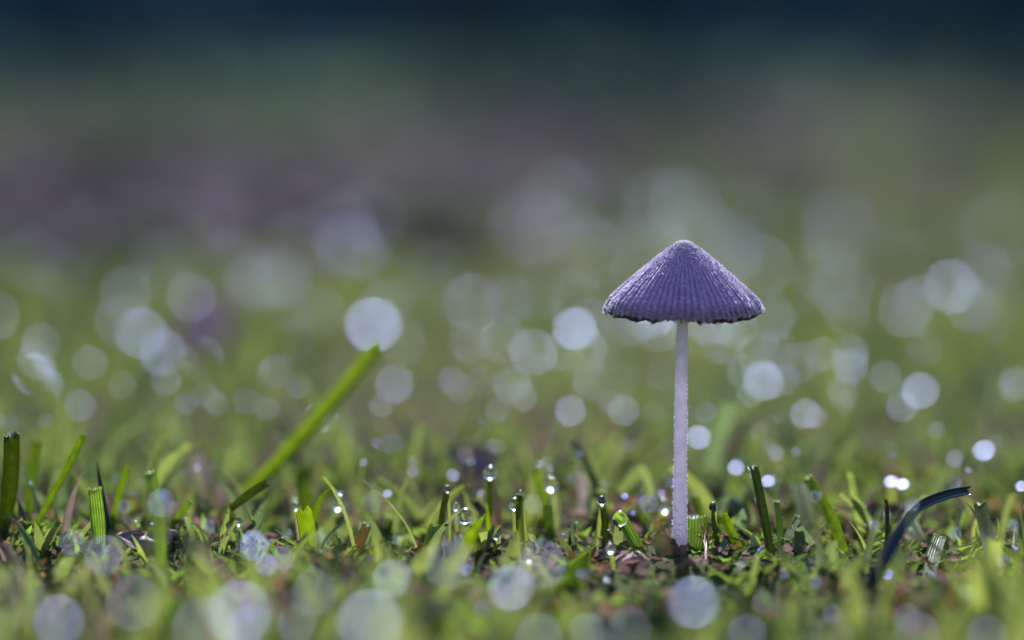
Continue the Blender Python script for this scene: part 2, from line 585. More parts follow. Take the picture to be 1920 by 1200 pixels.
supports = []                      # (tip of blade, base, width)
BLOCK = []                         # light and sight lines kept open: (point, towards)
for (x, y, disc, s), P in zip(DISCS, drop_pts):
    zr = (P - CAM).dot(FWD) / D
    r = 0.00092 * (1 if disc < 105 or y > 900 else .62) * (disc / 100.0) * s ** .5 * zr
    r = max(r * (.80 if P.y < -.015 else .93), .00013)
    h = (SUN_DIR + (CAM - P).normalized()).normalized()
    h = (h + Vector((random.uniform(-.012, .012), random.uniform(-.012, .012), 0))).normalized()
    look = ('large faint' if s < .7 else 'large pale' if s < 1.1 else 'large bright') if disc > 85 else ('faint' if s < .7 else 'pale round' if s < 1.1 else 'bright white')
    mark = ('the thick dark frayed blade' if x < 330 else 'the large slanting blade' if x < 760 else 'the thread-thin blade' if x < 1130 else 'the mushroom' if x < 1480 else 'the arching navy blade')
    rel = 'in the blurred lawn behind' if P.y > .02 else 'in the grass level with' if P.y > -.02 else 'on blurred grass in front of'
    lab = '%s dew drop %s %s' % (look, rel, mark)
    grp = 'dew drops ' + rel + ' ' + mark
    o = obj('dew_drop', bead_me, None, None, lab, 'dew drop', grp)
    o.location = P
    o.scale = (r, r, r)
    o.rotation_euler = Vector((0, 0, 1)).rotation_difference(h).to_euler()
    tip = P - h * r * .3
    b = Vector((P.x + random.uniform(-.3, .3) * P.z, P.y + random.uniform(-.1, .3) * P.z, 0))
    b.z = float(ground_height(b.x, b.y)) - .0004
    supports.append((tip, b, r))
    BLOCK.append((P, r))

# ------------------------------------------------------------------ mushroom
mush = obj('mushroom', None, None, None, 'small lilac-grey mushroom with conical ribbed cap on a slender white stem', 'mushroom')
CAP_APEX = None
base_depth = D
def on_plane(px, py):
    """Point at the distance of the mushroom's upright axis."""
    d = FWD + RIGHT * ((px - 960) / FPX) + UP * (-(py - 600) / FPX)
    return CAM + d * ((0.0055 * (BY - py) / (BY - 452) - CAM.y) / d.y)
apex, rim_c = on_plane(1284, 451), on_plane(1281, 573)
RAD = (on_plane(1429, 583) - on_plane(1132, 583)).length / 2
CH = apex.z - rim_c.z
prof = [(0.0, 1.0), (.05, .992), (.11, .96), (.20, .885), (.34, .755), (.48, .61), (.62, .46), (.75, .315), (.86, .185), (.94, .085), (.985, .02), (1.0, -.03)]
pv = spline([Vector((a, b, 0)) for a, b in prof], 84)
NR = 70
SEG = NR * 8
rr_ = random.Random(3)
amp = [rr_.uniform(.25, 1.5) for _ in range(NR)]
drop_ = [rr_.uniform(-.5, 1.0) for _ in range(NR)]
offs = [rr_.uniform(-.3, .3) for _ in range(NR)]
V, T = [], []
rows = len(pv)
def hash_noise(a, b, c):
    return math.sin(a * 12.9 + b * 37.7 + c) * math.sin(a * 31.1 - b * 17.3 + 2 * c)
for j, q in enumerate(pv):
    s = q.x
    for i in range(SEG):
        a = 2 * math.pi * i / SEG
        k = i // 8
        ph = (i % 8) / 8.0
        ph = min(.999, max(0, ph + .10 * math.sin(k * 2.3 + s * 7) * math.sin(math.pi * ph)))
        ridge = abs(math.sin(math.pi * ph)) ** .7      # a rib between two grooves
        e = max(0, (s - .22) / .78)
        grow = e ** 1.1
        rad = s * RAD * (1 + .012 * math.sin(a * 2 + .7) + .010 * math.sin(a * 5 + 2) * s)
        z = q.y * CH
        # normal of the cone, to push the ribs out
        push = (ridge - .6) * amp[k] * .00048 * grow
        push += (hash_noise(a * 6, s * 9, 1.7) + .8 * hash_noise(a * 19, s * 27, 4.1) + .7 * hash_noise(a * 41, s * 66, .3)) * .00007 * (1 if s > .1 else s * 10)
        # small torn dent beside the apex
        ad = a - R(-38)
        dent = math.exp(-((ad - (s - .22) * .9) / .10) ** 2) * math.exp(-((s - .25) / .10) ** 2)
        push -= dent * .00055
        x = (rad + push * .65) * math.cos(a)
        y = (rad + push * .65) * math.sin(a)
        z += push * .75
        # scalloped edge
        if s > .93:
            w = (s - .93) / .07
            z -= w * (ridge * (.00045 + .00080 * max(0, drop_[k])))
            z -= w * .0003 * max(0, -math.sin(a)) ** 2
        V.append((x, y, z))
        pink = max(0, 1 - s / .24) ** .8
        c = np.array((0.27, 0.13, 0.31)) * (1 - pink) + np.array((0.46, 0.24, 0.32)) * pink
        c = c * (0.60 + .40 * ridge * min(1, grow * 2) + .40 * (1 - min(1, grow * 2)))
        edge = min(1, max(0, (s - .925) / .06))
        c = c * (1 - .85 * edge) + np.array((.11, .045, .075)) * .85 * edge
        c = c * (1 - .45 * dent) + np.array((.40, .16, .20)) * .45 * dent
        T.append(c)
nv = rows
V_cap = list(V)
# turn under the rim
for (s, dz) in ((.985, -.0001), (.95, .0004), (.80, .0022), (.5, .0046), (.16, .0066)):
    for i in range(SEG):
        a = 2 * math.pi * i / SEG
        V.append((s * RAD * math.cos(a), s * RAD * math.sin(a), -.03 * CH - .0003 * (s > .94) + dz))
        T.append((.12, .05, .08))
    nv += 1
cap = obj('cap', mesh_np('cap', np.array(V), grid_faces(SEG, nv, True)[:, ::-1], tint=np.array(T)), MAT['cap'], mush, 'lilac-grey ribbed cone cap with pinkish tip')
cap.location = rim_c
cap.rotation_euler = (R(-1.0), R(.6), R(0))
# white granules dusted over the cap
V, F = [], []
capV = np.array(V_cap)
ids = [rr_.randrange(SEG * 6, SEG * (rows - 2)) for _ in range(7000)]
for k in ids:
    c = capV[k]
    a = math.atan2(c[1], c[0])
    nrm = Vector((math.cos(a) * .66, math.sin(a) * .66, .75))
    if rr_.random() > .35 + .65 * math.hypot(c[0], c[1]) / RAD:
        continue
    sz = rr_.uniform(.4, 1.2) * 7.0e-5
    A = nrm.cross(Vector((0, 0, 1))).normalized()
    B2 = nrm.cross(A)
    p = Vector(c) + nrm * sz * .2 + A * rr_.uniform(-1, 1) * 1.6e-4 + B2 * rr_.uniform(-1, 1) * 1.6e-4
    o = len(V)
    V += [p + A * sz, p + B2 * sz, p - A * sz, p - B2 * sz, p + nrm * sz * rr_.uniform(1, 2.2), p - nrm * sz]
    for i in range(4):
        F.append((o + i, o + (i + 1) % 4, o + 4))
        F.append((o + (i + 1) % 4, o + i, o + 5))
obj('cap_granules', mesh_np('cap_granules', np.array([tuple(v) for v in V]), np.array(F)), MAT['granule'], cap, kind='stuff')
# gills: thin radial plates under the cap whose lower edges show as teeth at the rim
V, F = [], []
for g in range(64):
    a = 2 * math.pi * (g + rr_.uniform(-.2, .2)) / 64
    ca, sa = math.cos(a), math.sin(a)
    tx, ty = -sa * .00007, ca * .00007
    path = [(.97, -.0004, .0002), (.88, -.0011, .0012), (.70, -.0009, .0028), (.45, .0006, .0046), (.15, .0030, .0062)]
    o = len(V)
    lowr = rr_.uniform(-.0004, .0001)
    for (s, lo, hi) in path:
        for (sx, zz) in ((1, lo + lowr), (1, hi), (-1, hi), (-1, lo + lowr)):
            V.append((s * RAD * ca + sx * tx, s * RAD * sa + sx * ty, zz - .0003))
    for k in range(len(path) - 1):
        for i in range(4):
            j = (i + 1) % 4
            F.append((o + k * 4 + i, o + k * 4 + j, o + k * 4 + 4 + j, o + k * 4 + 4 + i))
    F.append((o, o + 1, o + 2, o + 3))
gill = obj('gill_underside', mesh_np('gill_underside', np.array(V), np.array(F), smooth=False), MAT['gill'], mush, 'dark purple gills under the cap rim')
gill.location = rim_c
gill.rotation_euler = cap.rotation_euler
# stem
foot = Vector((0, 0, -.002))
st_pts = spline([foot, on_plane(1275, 960), on_plane(1276, 830), on_plane(1277.5, 715), on_plane(1279, 640), on_plane(1280, 565)], 60)
def stem_r(z):
    u = max(0, min(1, z / (rim_c.z)))
    return (13.0 - 2.6 * u) * 7.5e-5 * (1 + .22 * math.exp(-max(0, z) / .0016)) * (1 + .03 * math.exp(-((u - .73) / .01) ** 2))
st_r = [stem_r(p.z) * (1 + .015 * math.sin(k * 1.7)) for k, p in enumerate(st_pts)]
stem = obj('stem', tube_mesh('stem', st_pts, st_r, 28), MAT['stem'], mush, 'slender pale stem dusted with tiny white fuzz')
V, F = [], []
for _ in range(1700):
    u = rr_.random() ** 1.15 * .80
    k = min(int(u * 60), 59)
    p = st_pts[k].lerp(st_pts[k + 1], u * 60 - k)
    a = rr_.uniform(0, 2 * math.pi)
    d = Vector((math.cos(a), math.sin(a), 0))
    r = stem_r(p.z)
    s = rr_.uniform(.5, 1.2) * 9.5e-5 * (1.2 - .75 * u)
    c = p + d * (r + s * .3)
    A = d.cross(Vector((0, 0, 1)))
    o = len(V)
    L_ = s * rr_.uniform(1, 2.6)
    V += [c + A * s, c + Vector((0, 0, s)), c - A * s, c - Vector((0, 0, s)), c + d * L_ + Vector((0, 0, rr_.uniform(-.5, .5) * s)), c - d * s]
    for i in range(4):
        F.append((o + i, o + (i + 1) % 4, o + 4))
        F.append((o + (i + 1) % 4, o + i, o + 5))
obj('stem_fuzz', mesh_np('stem_fuzz', np.array([tuple(v) for v in V]), np.array(F)), MAT['fuzz'], stem, kind='stuff')

# ------------------------------------------------------------------ blades one can tell apart
BLADES = []
def blade(label, mat, base, tip, width, mid=None, tipd=0.0, fold=.35, yaw=0.0, cut=True, fray=0.0, based=None, group=None, tip_w=.92, base_w=.75, thick=.13, n=14, name='grass_blade', cat='grass blade', dead=False):
    """base, tip and mid are photo pixels; tipd is the tip's distance beyond the plane of focus in metres."""
    B = ground_at(*base) if based is None else U(base[0], base[1], D + based)
    B.z = min(B.z, float(ground_height(B.x, B.y))) - .0006 if based is None else B.z
    E = U(tip[0], tip[1], D + tipd)
    rnd = random.Random(hash((base, tip)) & 0xffff)
    if mid:
        bd = (B - CAM).dot(FWD)
        ms = [U(m[0], m[1], bd + (D + tipd - bd) * (i + 1) / (len(mid) + 1)) for i, m in enumerate(mid)]
        pts = spline([B] + ms + [E], n)
    else:
        side = Vector((rnd.uniform(-.08, .08), 0, 0)) * (E - B).length
        pts = bez([B, B.lerp(E, .5) + side + Vector((0, 0, .04 * (E - B).length)), E], n)
    w = width * 7.5e-5
    o = obj(name, blade_mesh(name, pts, w, fold, yaw, cut, rnd, base_w, tip_w, thick), MAT[mat], None, label, cat, group)
    if fray > 0:
        T = (pts[-1] - pts[-2]).normalized()
        view = (CAM - pts[-1]).normalized()
        W = Quaternion(T, yaw) @ T.cross(view).normalized()
        obj('frayed_tip', fray_mesh('frayed_tip', pts[-1], T, W, w * tip_w, w * fray, 11, rnd), MAT['fray'], o)
    for k in (n - 1, int(n * .8), int(n * .55)):
        if pts[k].z > .003:
            BLOCK.append((pts[k].copy(), w * .45))
    return o

# right of the stem
blade('dark V-folded grass blade cut square, standing tall beside the forked red sprig', 'dark', (1447, 1045), (1412, 876), 24, fold=.9, yaw=.5, fray=.35, n=18)
blade('short pale blade leaning beside the tall dark folded blade', 'pale', (1462, 1050), (1497, 968), 15, tipd=.004, fray=.3)
blade('thin upright blade touching the tall dark folded blade', 'pale', (1465, 1042), (1456, 940), 14, tipd=.003, fray=.3, fold=.5)
blade('small dark pointed blade between the tall folded blade and the bright cut blade', 'dark', (1482, 1075), (1507, 999), 11, cut=False, fold=.6)
blade('bright green cut blade leaning away with dark spots near its tip', 'bright', (1592, 1045), (1514, 897), 24, tipd=.006, mid=[(1565, 985), (1535, 930)], fray=.3)
blade('broad soft-edged green blade right behind the leaning bright cut blade', 'bright', (1530, 1016), (1497, 898), 36, tipd=.022)
blade('long navy blue-green blade arching over and bent at the knee', 'navy', (1616, 1112), (1816, 918), 27, mid=[(1655, 1050), (1690, 990), (1722, 950), (1770, 928)], tipd=.001, fold=.8, yaw=.25, n=30, tip_w=.75, base_w=1.0)
blade('thin dark stalk standing behind the arching navy blade', 'dark', (1655, 1050), (1661, 936), 9, tipd=.002, fold=.6)
blade('light green blade leaning under the arching navy blade', 'bright', (1748, 1030), (1703, 960), 20, tipd=.012)
blade('stout ribbed yellow-green stub cut blunt, right of the arching blade', 'pale', (1738, 1072), (1762, 1006), 28, tipd=-.001, fray=.15, fold=.3, yaw=0)
blade('tall olive blade with ragged cut top near the lying blue-grey blades', 'green', (1860, 1078), (1837, 944), 27, tipd=0, fold=.35, yaw=0, fray=.2, mid=[(1858, 1040), (1850, 995)], n=18)
blade('slim blade with a pointed tip standing beyond the tall olive blade', 'green', (1893, 1075), (1902, 980), 15, cut=False, tipd=.004)
blade('long thin blade slanting low in front of the tall olive blade', 'dark', (1845, 1165), (1925, 1060), 13, cut=False, tipd=-.012)
blade('blue-grey striped blade lying flat on the moss', 'bluegrey', (1615, 1066), (1540, 1050), 13, mid=[(1580, 1042)], based=0.0, fold=.3, yaw=.9)
blade('curled blue-grey strand crossing the striped lying blade', 'bluegrey', (1570, 1066), (1612, 1042), 8, based=-.003, tipd=-.002, fold=.9)
blade('green blade lying low in front of the arching navy blade', 'pale', (1640, 1090), (1690, 1058), 15, based=-.004, tipd=.0, yaw=.7)
blade('pale blue-grey blade lying beneath the tall olive blade', 'bluegrey', (1772, 1096), (1850, 1090), 16, mid=[(1810, 1085)], based=-.003, tipd=-.004, yaw=.9)
blade('green under-blade lying below the pale blue-grey one', 'pale', (1790, 1108), (1852, 1096), 10, based=-.005, tipd=-.005, yaw=.8)
# round the foot of the stem
blade('broad pale ribbed blade just behind the foot of the stem', 'pale', (1300, 1032), (1304, 968), 38, tipd=.003, fray=.15)
blade('soft light green blade with a round wet tip behind the stem foot', 'bright', (1328, 1012), (1303, 930), 18, tipd=.012)
blade('light green blade folded behind the bud-tipped blade right of the stem', 'bright', (1396, 1038), (1356, 965), 20, tipd=.001, fold=.6)
blade('dark rolled bud-like blade with a grey wet tip and bright glint', 'dark', (1350, 1025), (1337, 948), 22, tipd=0, fold=1.3, tip_w=.55, base_w=.5)
blade('short grey-green blade bent over beside the forked red sprig', 'bluegrey', (1330, 1062), (1362, 1010), 12, based=-.002, tipd=-.002, fold=.5)
blade('curled blade arching low between red sprig and bud-tipped blade', 'green', (1318, 1040), (1350, 1005), 12, mid=[(1325, 1008)], based=.001, fold=.7)
blade('light green ribbed blade cut with a water drop on its tip, left of the stem', 'pale', (1208, 1045), (1163, 972), 30, tipd=0, fold=.8, yaw=.4)
blade('dark capsule-like rolled blade with a bright glint, standing apart left of stem', 'dark', (1137, 1030), (1128, 936), 26, tipd=.001, fold=1.3, tip_w=.6, base_w=.4)
blade('tiny pale ribbed stub against the brown husk', 'pale', (1176, 1045), (1160, 1022), 18, tipd=-.003, based=-.003)
blade('soft dark green broad leaf tip in front of the brown husk', 'green', (1060, 1100), (1110, 1030), 40, tipd=-.018, cut=False)
# centre
blade('slim yellow-green blade with a hanging drop and a bright dot at its tip', 'green', (984, 1035), (975, 930), 18, tipd=0, fold=.6)
blade('slim translucent blade standing next to the double white dew glints', 'green', (1034, 1020), (1027, 945), 20, tipd=.008)
blade('light green short blade topped by the stacked dew glints', 'bright', (1030, 1000), (1003, 880), 16, tipd=.016)
blade('thread-thin upright blade carrying a bright white drop', 'bright', (911, 1018), (918, 902), 12, tipd=.004)
blade('dark blade with a gleaming spot beside the dim round dew disc', 'dark', (824, 1025), (840, 915), 16, tipd=.003, fold=.9)
blade('pale ribbed stub next to the short brown straw', 'pale', (796, 1050), (816, 985), 26, tipd=.001, fold=.5)
blade('soft green leaf lying across the tuft by the clear round drop', 'bright', (850, 1060), (912, 962), 26, tipd=-.010, cut=False)
blade('narrow green blade leaning left below the clear round drop', 'green', (905, 1050), (886, 985), 14, tipd=-.006)
# left
blade('large blurred green blade slanting up alone out of the lawn', 'bright', (415, 962), (713, 646), 37, tipd=.036, mid=[(520, 870), (620, 760)], fold=.5, yaw=-.5, n=20, base_w=.5)
blade('dark shadowed blade carrying wet gleams at the root of the large slanting blade', 'dark', (432, 955), (500, 905), 18, tipd=.004, based=.004)
blade('curled blade with a white withered pointed tip', 'green', (578, 985), (622, 912), 15, mid=[(598, 945)], tipd=.0, cut=False, fold=.6)
blade('broad light green blade under the withered pointed tip', 'bright', (582, 1040), (568, 955), 34, tipd=-.003)
blade('soft broad green blade behind the withered pointed tip', 'bright', (575, 985), (568, 878), 34, tipd=.025)
blade('thick dark blade with white frayed cut top and blue upper part', 'dark', (2, 1000), (20, 815), 36, tipd=-.002, fold=.6, yaw=.3, fray=.4)
blade('slender olive blade leaning with a rainbow dew glint at its tip', 'green', (45, 1015), (156, 815), 16, tipd=.003, fold=.6, n=18)
blade('narrow blue-green blade leaning left beside the pale frayed stub', 'navy', (210, 1020), (182, 862), 14, tipd=.004, cut=False, fold=.5)
blade('pale ribbed stub with a frayed white top', 'pale', (187, 1040), (177, 918), 28, tipd=-.001, fray=.3, fold=.2)
blade('slim olive blade upright behind the pale frayed stub', 'green', (210, 1000), (240, 876), 14, tipd=.007)
blade('straw-pale jointed blade behind the large near dew disc', 'pale', (302, 1080), (281, 886), 24, tipd=-.008, fray=.25, mid=[(301, 1010), (295, 950)])
blade('small blade leaning right with a whitish tip near the jointed pale blade', 'green', (312, 1010), (356, 940), 12, tipd=.002, fray=.3)
blade('faint grey-green blade beside the thick dark frayed blade', 'green', (55, 990), (70, 830), 22, tipd=.018)
blade('rust-coloured blurred dry blade standing among green blades', 'straw', (395, 985), (372, 845), 26, tipd=.035)
blade('yellow-brown blurred dry blade next to the rust-coloured one', 'straw', (360, 985), (398, 860), 20, tipd=.032)
# straws and sprigs
blade('short frayed orange-brown straw stub sticking out of the moss', 'straw', (655, 1035), (688, 984), 20, tipd=-.001, fray=.5, fold=.3, name='broken_straw', cat='straw')
blade('thin brown straw lying towards the pale ribbed stub', 'straw', (768, 1040), (815, 1016), 11, based=-.003, tipd=-.002, name='broken_straw', cat='straw')
blade('upright reddish dry straw blurred behind the capsule-like blade', 'straw', (1085, 1000), (1092, 850), 18, tipd=.05, name='broken_straw', cat='straw')

def leaf_thing(label, mat, px, py, dep, wpx, hpx, tilt, yaw, seed, cat='dead leaf', name='dead_leaf'):
    """A curled leaf fragment with a thickness and an irregular outline, lying in the grass."""
    rnd = random.Random(seed)
    nu, nvv = 15, 11
    pos = U(px, py, D + dep)
    w, h = wpx * 7.5e-5 * (D + dep) / D, hpx * 7.5e-5 * (D + dep) / D
    top, bot, uv = [], [], []
    e1 = [rnd.uniform(-.12, .12) for _ in range(nvv)]
    ph = rnd.uniform(0, 6)
    for j in range(nvv):
        v = -1 + 2 * j / (nvv - 1)
        half = math.sqrt(max(.02, 1 - v * v)) * .5 * w * (1 + e1[j])
        for i in range(nu):
            u = -1 + 2 * i / (nu - 1)
            x, y = u * half, v * h * .75
            z = .35 * h * (u * u) - .25 * h * v * v + .05 * h * math.sin(u * 5 + v * 4 + ph)
            top.append((x, y, z + w * .01)); bot.append((x, y, z - w * .01))
            uv.append((u * .5 + .5, v * .5 + .5))
    V = np.array(top + bot)
    f = grid_faces(nu, nvv)
    o_ = len(top)
    F = [tuple(x) for x in f] + [tuple(x[::-1] + o_) for x in f]
    ring = [i for i in range(nu)] + [j * nu + nu - 1 for j in range(1, nvv)] + [(nvv - 1) * nu + i for i in range(nu - 2, -1, -1)] + [j * nu for j in range(nvv - 2, 0, -1)]
    for a, b in zip(ring, ring[1:] + ring[:1]):
        F.append((b, a, a + o_, b + o_))
    o = obj(name, mesh_np(name, V, np.array(F), np.array(uv + uv)), MAT[mat], None, label, cat)
    o.location = pos
    o.rotation_euler = (tilt, 0, yaw)
    return o

leaf_thing('pinkish brown dead leaf, blurred, lying behind the stacked dew glints', 'pinkleaf', 885, 866, .045, 105, 60, R(35), R(20), 1)
leaf_thing('orange-brown dead leaf behind the thin dark stalk', 'dead', 1655, 972, .018, 90, 50, R(35), R(-15), 2)
leaf_thing('dark red-brown leaf scrap leaning against the foot of the stem', 'litter', 1240, 1035, -.003, 60, 50, R(60), R(40), 3)
leaf_thing('brown leaf scrap lying under the pale jointed blade', 'pinkleaf', 275, 1015, -.004, 110, 40, R(30), R(10), 4)
leaf_thing('rust-brown leaf scrap low in the grass before the arching navy blade', 'litter', 1520, 1100, -.015, 90, 50, R(25), R(-20), 6)
leaf_thing('dull brown leaf scrap beneath the blue-grey lying blade', 'dead', 1690, 1085, -.004, 80, 40, R(25), R(15), 7)

# round brown husk beside the stem
def husk():
    V, rows, seg = [], 17, 26
    for j in range(rows):
        a = math.pi * j / (rows - 1)
        for i in range(seg):
            b = 2 * math.pi * i / seg
            f = 1 + .10 * math.sin(3 * b + 1) * math.sin(a) + .07 * math.sin(5 * b + 4 * a) + .04 * math.sin(11 * b + 7 * a)
            f *= 1 - .22 * math.exp(-((b - 4.9) / .35) ** 2) * math.sin(a)
            V.append((math.sin(a) * math.cos(b) * f, math.sin(a) * math.sin(b) * f, math.cos(a) * f * .8))
    return mesh_np('seed_husk', np.array(V), grid_faces(seg, rows, True)[:, ::-1])
o = obj('seed_husk', husk(), MAT['husk'], None, 'round lumpy reddish-brown husk in the moss beside the stem foot', 'seed husk')
o.location = U(1182, 1062, D - .008)
o.scale = (.0026, .0024, .0026)

BLOCK.append((o.location.copy(), .0022))

# forked red sprig
root = obj('red_sprig', None, None, None, 'tiny forked dark red sprig right beside the foot of the stem', 'sprig')
B = ground_at(1324, 1062)
for tip, m, r in (((1329, 981), (1325, 1015), 2.6), ((1316, 984), (1321, 1005), 1.8), ((1310, 1003), (1320, 1018), 1.8), ((1336, 1003), (1326, 1020), 1.5)):
    E = U(*tip, D - .002)
    pts = spline([B, U(*m, D - .003), E], 14)
    obj('twig', tube_mesh('twig', pts, [r * 7.5e-5 * (1.15 - .5 * k / 14 + .25 * math.exp(-((k - 12) / 1.5) ** 2)) for k in range(15)], 8), MAT['sprig'], root)

BLOCK.append((U(1326, 1010, D - .003), .0015))
# clear drops one can look into (photo x, y, radius in pixels, distance beyond focus)
for (x, y, r, dz, lab) in (
    (931, 1000, 12, 0, 'clear round water drop hanging among blades, showing a tiny upside-down lawn'),
    (872, 968, 15, .002, 'clear water drop held between blades beside the soft lying leaf'),
    (965, 945, 12, .001, 'clear drop clinging to the side of the slim yellow-green blade'),
    (975, 926, 7, .0005, 'tiny bright drop at the tip of the slim yellow-green blade'),
    (1163, 972, 15, -.0015, 'clear water cap on the light green ribbed blade left of the stem'),
    (919, 886, 13, .0065, 'bright white drop on the thread-thin blade'),
    (1033, 907, 14, .014, 'brilliant white double glint drop on the light green short blade'),
    (1246, 948, 13, .013, 'brilliant white drop right beside the stem'),
    (635, 942, 15, .011, 'brilliant white drop near the white withered tip'),
    (448, 978, 8, .001, 'small clear drop under a curled thread at the left tuft'),
    (1145, 1028, 10, -.012, 'white round drop above the brown husk'),
    (1139, 1102, 16, -.022, 'clear ring-like drop below the brown husk'),
    (1128, 938, 9, -.0005, 'grey water bead crowning the dark capsule-like blade'),
    (1338, 950, 9, -.0005, 'grey water bead crowning the dark bud-like blade'),
    (855, 950, 8, .003, 'glinting drop on the dark blade beside the dim dew disc'),
    (992, 1045, 8, -.014, 'small bright drop within the big pale foreground disc'),
    (927, 1113, 9, -.024, 'small bright drop at the edge of the pale foreground disc'),
    (556, 950, 8, .004, 'greenish small drop by the broad light green blade'),
    (1562, 960, 8, .008, 'yellow-green drop behind the leaning bright cut blade'),
    (1760, 1050, 10, .004, 'clear drop with green tint right of the stout stub'),
    (1725, 1075, 8, .0, 'clear drop leaning on the stout ribbed stub'),
    (840, 917, 7, .002, 'bluish small drop on top of the dark gleaming blade'),
):
    o = obj('dew_drop', ball_me, None, None, lab, 'dew drop')
    P = U(x, y, D + dz)
    o.location = P
    q = r * 7.5e-5 * (D + dz) / D
    o.scale = (q, q, q)
    BLOCK.append((P, q))
    tip = P - Vector((0, 0, q * .8))
    if tip.z > .0015:
        b = Vector((P.x + random.uniform(-.2, .2) * P.z, P.y + random.uniform(0, .3) * P.z, 0))
        b.z = float(ground_height(b.x, b.y)) - .0004
        supports.append((tip, b, q * .8))

# ------------------------------------------------------------------ the lawn: blades nobody could count
def vnoise(x, y, s, seed):
    r = np.random.default_rng(seed)
    g = r.random((64, 64))
    u, v = x * s + 500, y * s + 500
    i, j = np.floor(u).astype(int), np.floor(v).astype(int)
    fu, fv = u - i, v - j
    fu, fv = fu * fu * (3 - 2 * fu), fv * fv * (3 - 2 * fv)
    a, b = g[i % 64, j % 64], g[(i + 1) % 64, j % 64]
    c, d = g[i % 64, (j + 1) % 64], g[(i + 1) % 64, (j + 1) % 64]
    return (a * (1 - fu) + b * fu) * (1 - fv) + (c * (1 - fu) + d * fu) * fv

def sites(y0, y1, density, margin=.03):
    """Random sites over the trapezium of lawn the lens can see, with room to step aside."""
    cy_, cx_ = CAM.y, CAM.x
    hw = lambda y: .25 * (y - cy_) + margin
    area = (y1 - y0) * (hw(y0) + hw(y1))
    n = int(area * density)
    y = y0 + (y1 - y0) * rng.random(int(n * 1.6))
    keep = rng.random(len(y)) < hw(y) / hw(y1)
    y = y[keep][:n] if keep.sum() >= n else y[keep]
    x = cx_ + (rng.random(len(y)) * 2 - 1) * hw(y)
    return x, y

BP = np.array([tuple(p) for p, r in BLOCK])
BR = np.array([r for p, r in BLOCK])
sun2 = np.array([SUN_DIR.x, SUN_DIR.y]) / math.hypot(SUN_DIR.x, SUN_DIR.y)
tan_e = math.tan(SUN_ELEV)

def max_height(x, y):
    """How tall a blade may grow at a site without standing in the way of a drop's light or of the view of it."""
    lim = np.full(len(x), 1.0)
    Cc = np.array(CAM)
    for P, r in zip(BP, BR):
        # towards the sun
        dx, dy = x - P[0], y - P[1]
        s = dx * sun2[0] + dy * sun2[1]
        l = np.abs(dx * sun2[1] - dy * sun2[0])
        hit = (s > -.0005) & (s < .05) & (l < r + .0012)
        lim[hit] = np.minimum(lim[hit], P[2] + s[hit] * tan_e - r)
        # towards the lens
        v = Cc[:2] - P[:2]
        dist = np.hypot(*v)
        v = v / dist
        s = dx * v[0] + dy * v[1]
        l = np.abs(dx * v[1] - dy * v[0])
        rad = r * 1.2 + s / dist * .0115 * .75
        hit = (s > .0005) & (s < dist * .9) & (l < rad)
        zc = P[2] + (Cc[2] - P[2]) * s / dist
        lim[hit] = np.minimum(lim[hit], (zc - rad - r)[hit])
    # keep the foot of the stem and its surroundings in view
    v = Cc[:2]
    dist = np.hypot(*v)
    v = v / dist
    s = x * v[0] + y * v[1]
    l = np.abs(x * v[1] - y * v[0])
    hit = (s > -.004) & (s < dist * .9) & (l < .004 + .0115 * s / dist)
    lim[hit] = np.minimum(lim[hit], (Cc[2] * s / dist - .0015)[hit])
    # soft row of sight over the foreground: the band level with the stem foot stays visible
    hit = (y < -.012)
    lim[hit] = np.minimum(lim[hit], (Cc[2] * (-y / -CAM.y) + .0035)[hit])
    return lim

TIPS = []
def lawn(name, x, y, h, w, tint, lean, rows, cols, pointed, mat, label, cat, fold=.5, kind='stuff', group=None):
    n = len(x)
    z0 = ground_height(x, y) - .0005
    az = rng.random(n) * 2 * math.pi
    la = rng.random(n) * 2 * math.pi
    ln = lean * (.3 + rng.random(n)) * h
    s = np.linspace(0, 1, rows)
    # centre line: leaning, curving over
    cx = x[:, None] + np.cos(la)[:, None] * ln[:, None] * (s ** 1.7)[None]
    cyy = y[:, None] + np.sin(la)[:, None] * ln[:, None] * (s ** 1.7)[None]
    cz = z0[:, None] + h[:, None] * (s - .12 * s ** 3)[None]
    pt = pointed[:, None]
    wid_cut = np.minimum(1, .7 + s * .8)[None] * np.ones((n, 1))
    wid_pt = (np.minimum(1, .7 + s) * np.maximum(.05, 1 - np.maximum(0, (s - .3) / .7) ** 1.6))[None]
    ww = w[:, None] * np.where(pt, wid_pt, wid_cut) * .5
    u = np.linspace(-1, 1, cols)
    Wx, Wy = np.cos(az), np.sin(az)
    Nx, Ny = -Wy, Wx
    f = (np.abs(u) - .5) * fold
    VX = cx[:, :, None] + ww[:, :, None] * (u[None, None] * Wx[:, None, None] + f[None, None] * Nx[:, None, None])
    VY = cyy[:, :, None] + ww[:, :, None] * (u[None, None] * Wy[:, None, None] + f[None, None] * Ny[:, None, None])
    VZ = np.repeat(cz[:, :, None], cols, 2)
    VZ[:, -1, :] += (rng.random((n, cols)) - .5) * .35 * w[:, None] * (~pt)
    V = np.stack([VX, VY, VZ], -1).reshape(-1, 3)
    g = grid_faces(cols, rows)
    F = (g[None] + (np.arange(n) * rows * cols)[:, None, None]).reshape(-1, 4)
    uv = np.stack([np.tile((u * .5 + .5)[None, None], (n, rows, 1)), np.tile(s[None, :, None], (n, 1, cols))], -1).reshape(-1, 2)
    tt = np.repeat(tint, rows * cols, 0)
    k = rng.integers(rows // 2, rows, n)
    TIPS.append(np.stack([cx[np.arange(n), k], cyy[np.arange(n), k], cz[np.arange(n), k]], 1))
    return obj(name, mesh_np(name, V, F, uv, tt), mat, None, label, cat, group, kind)

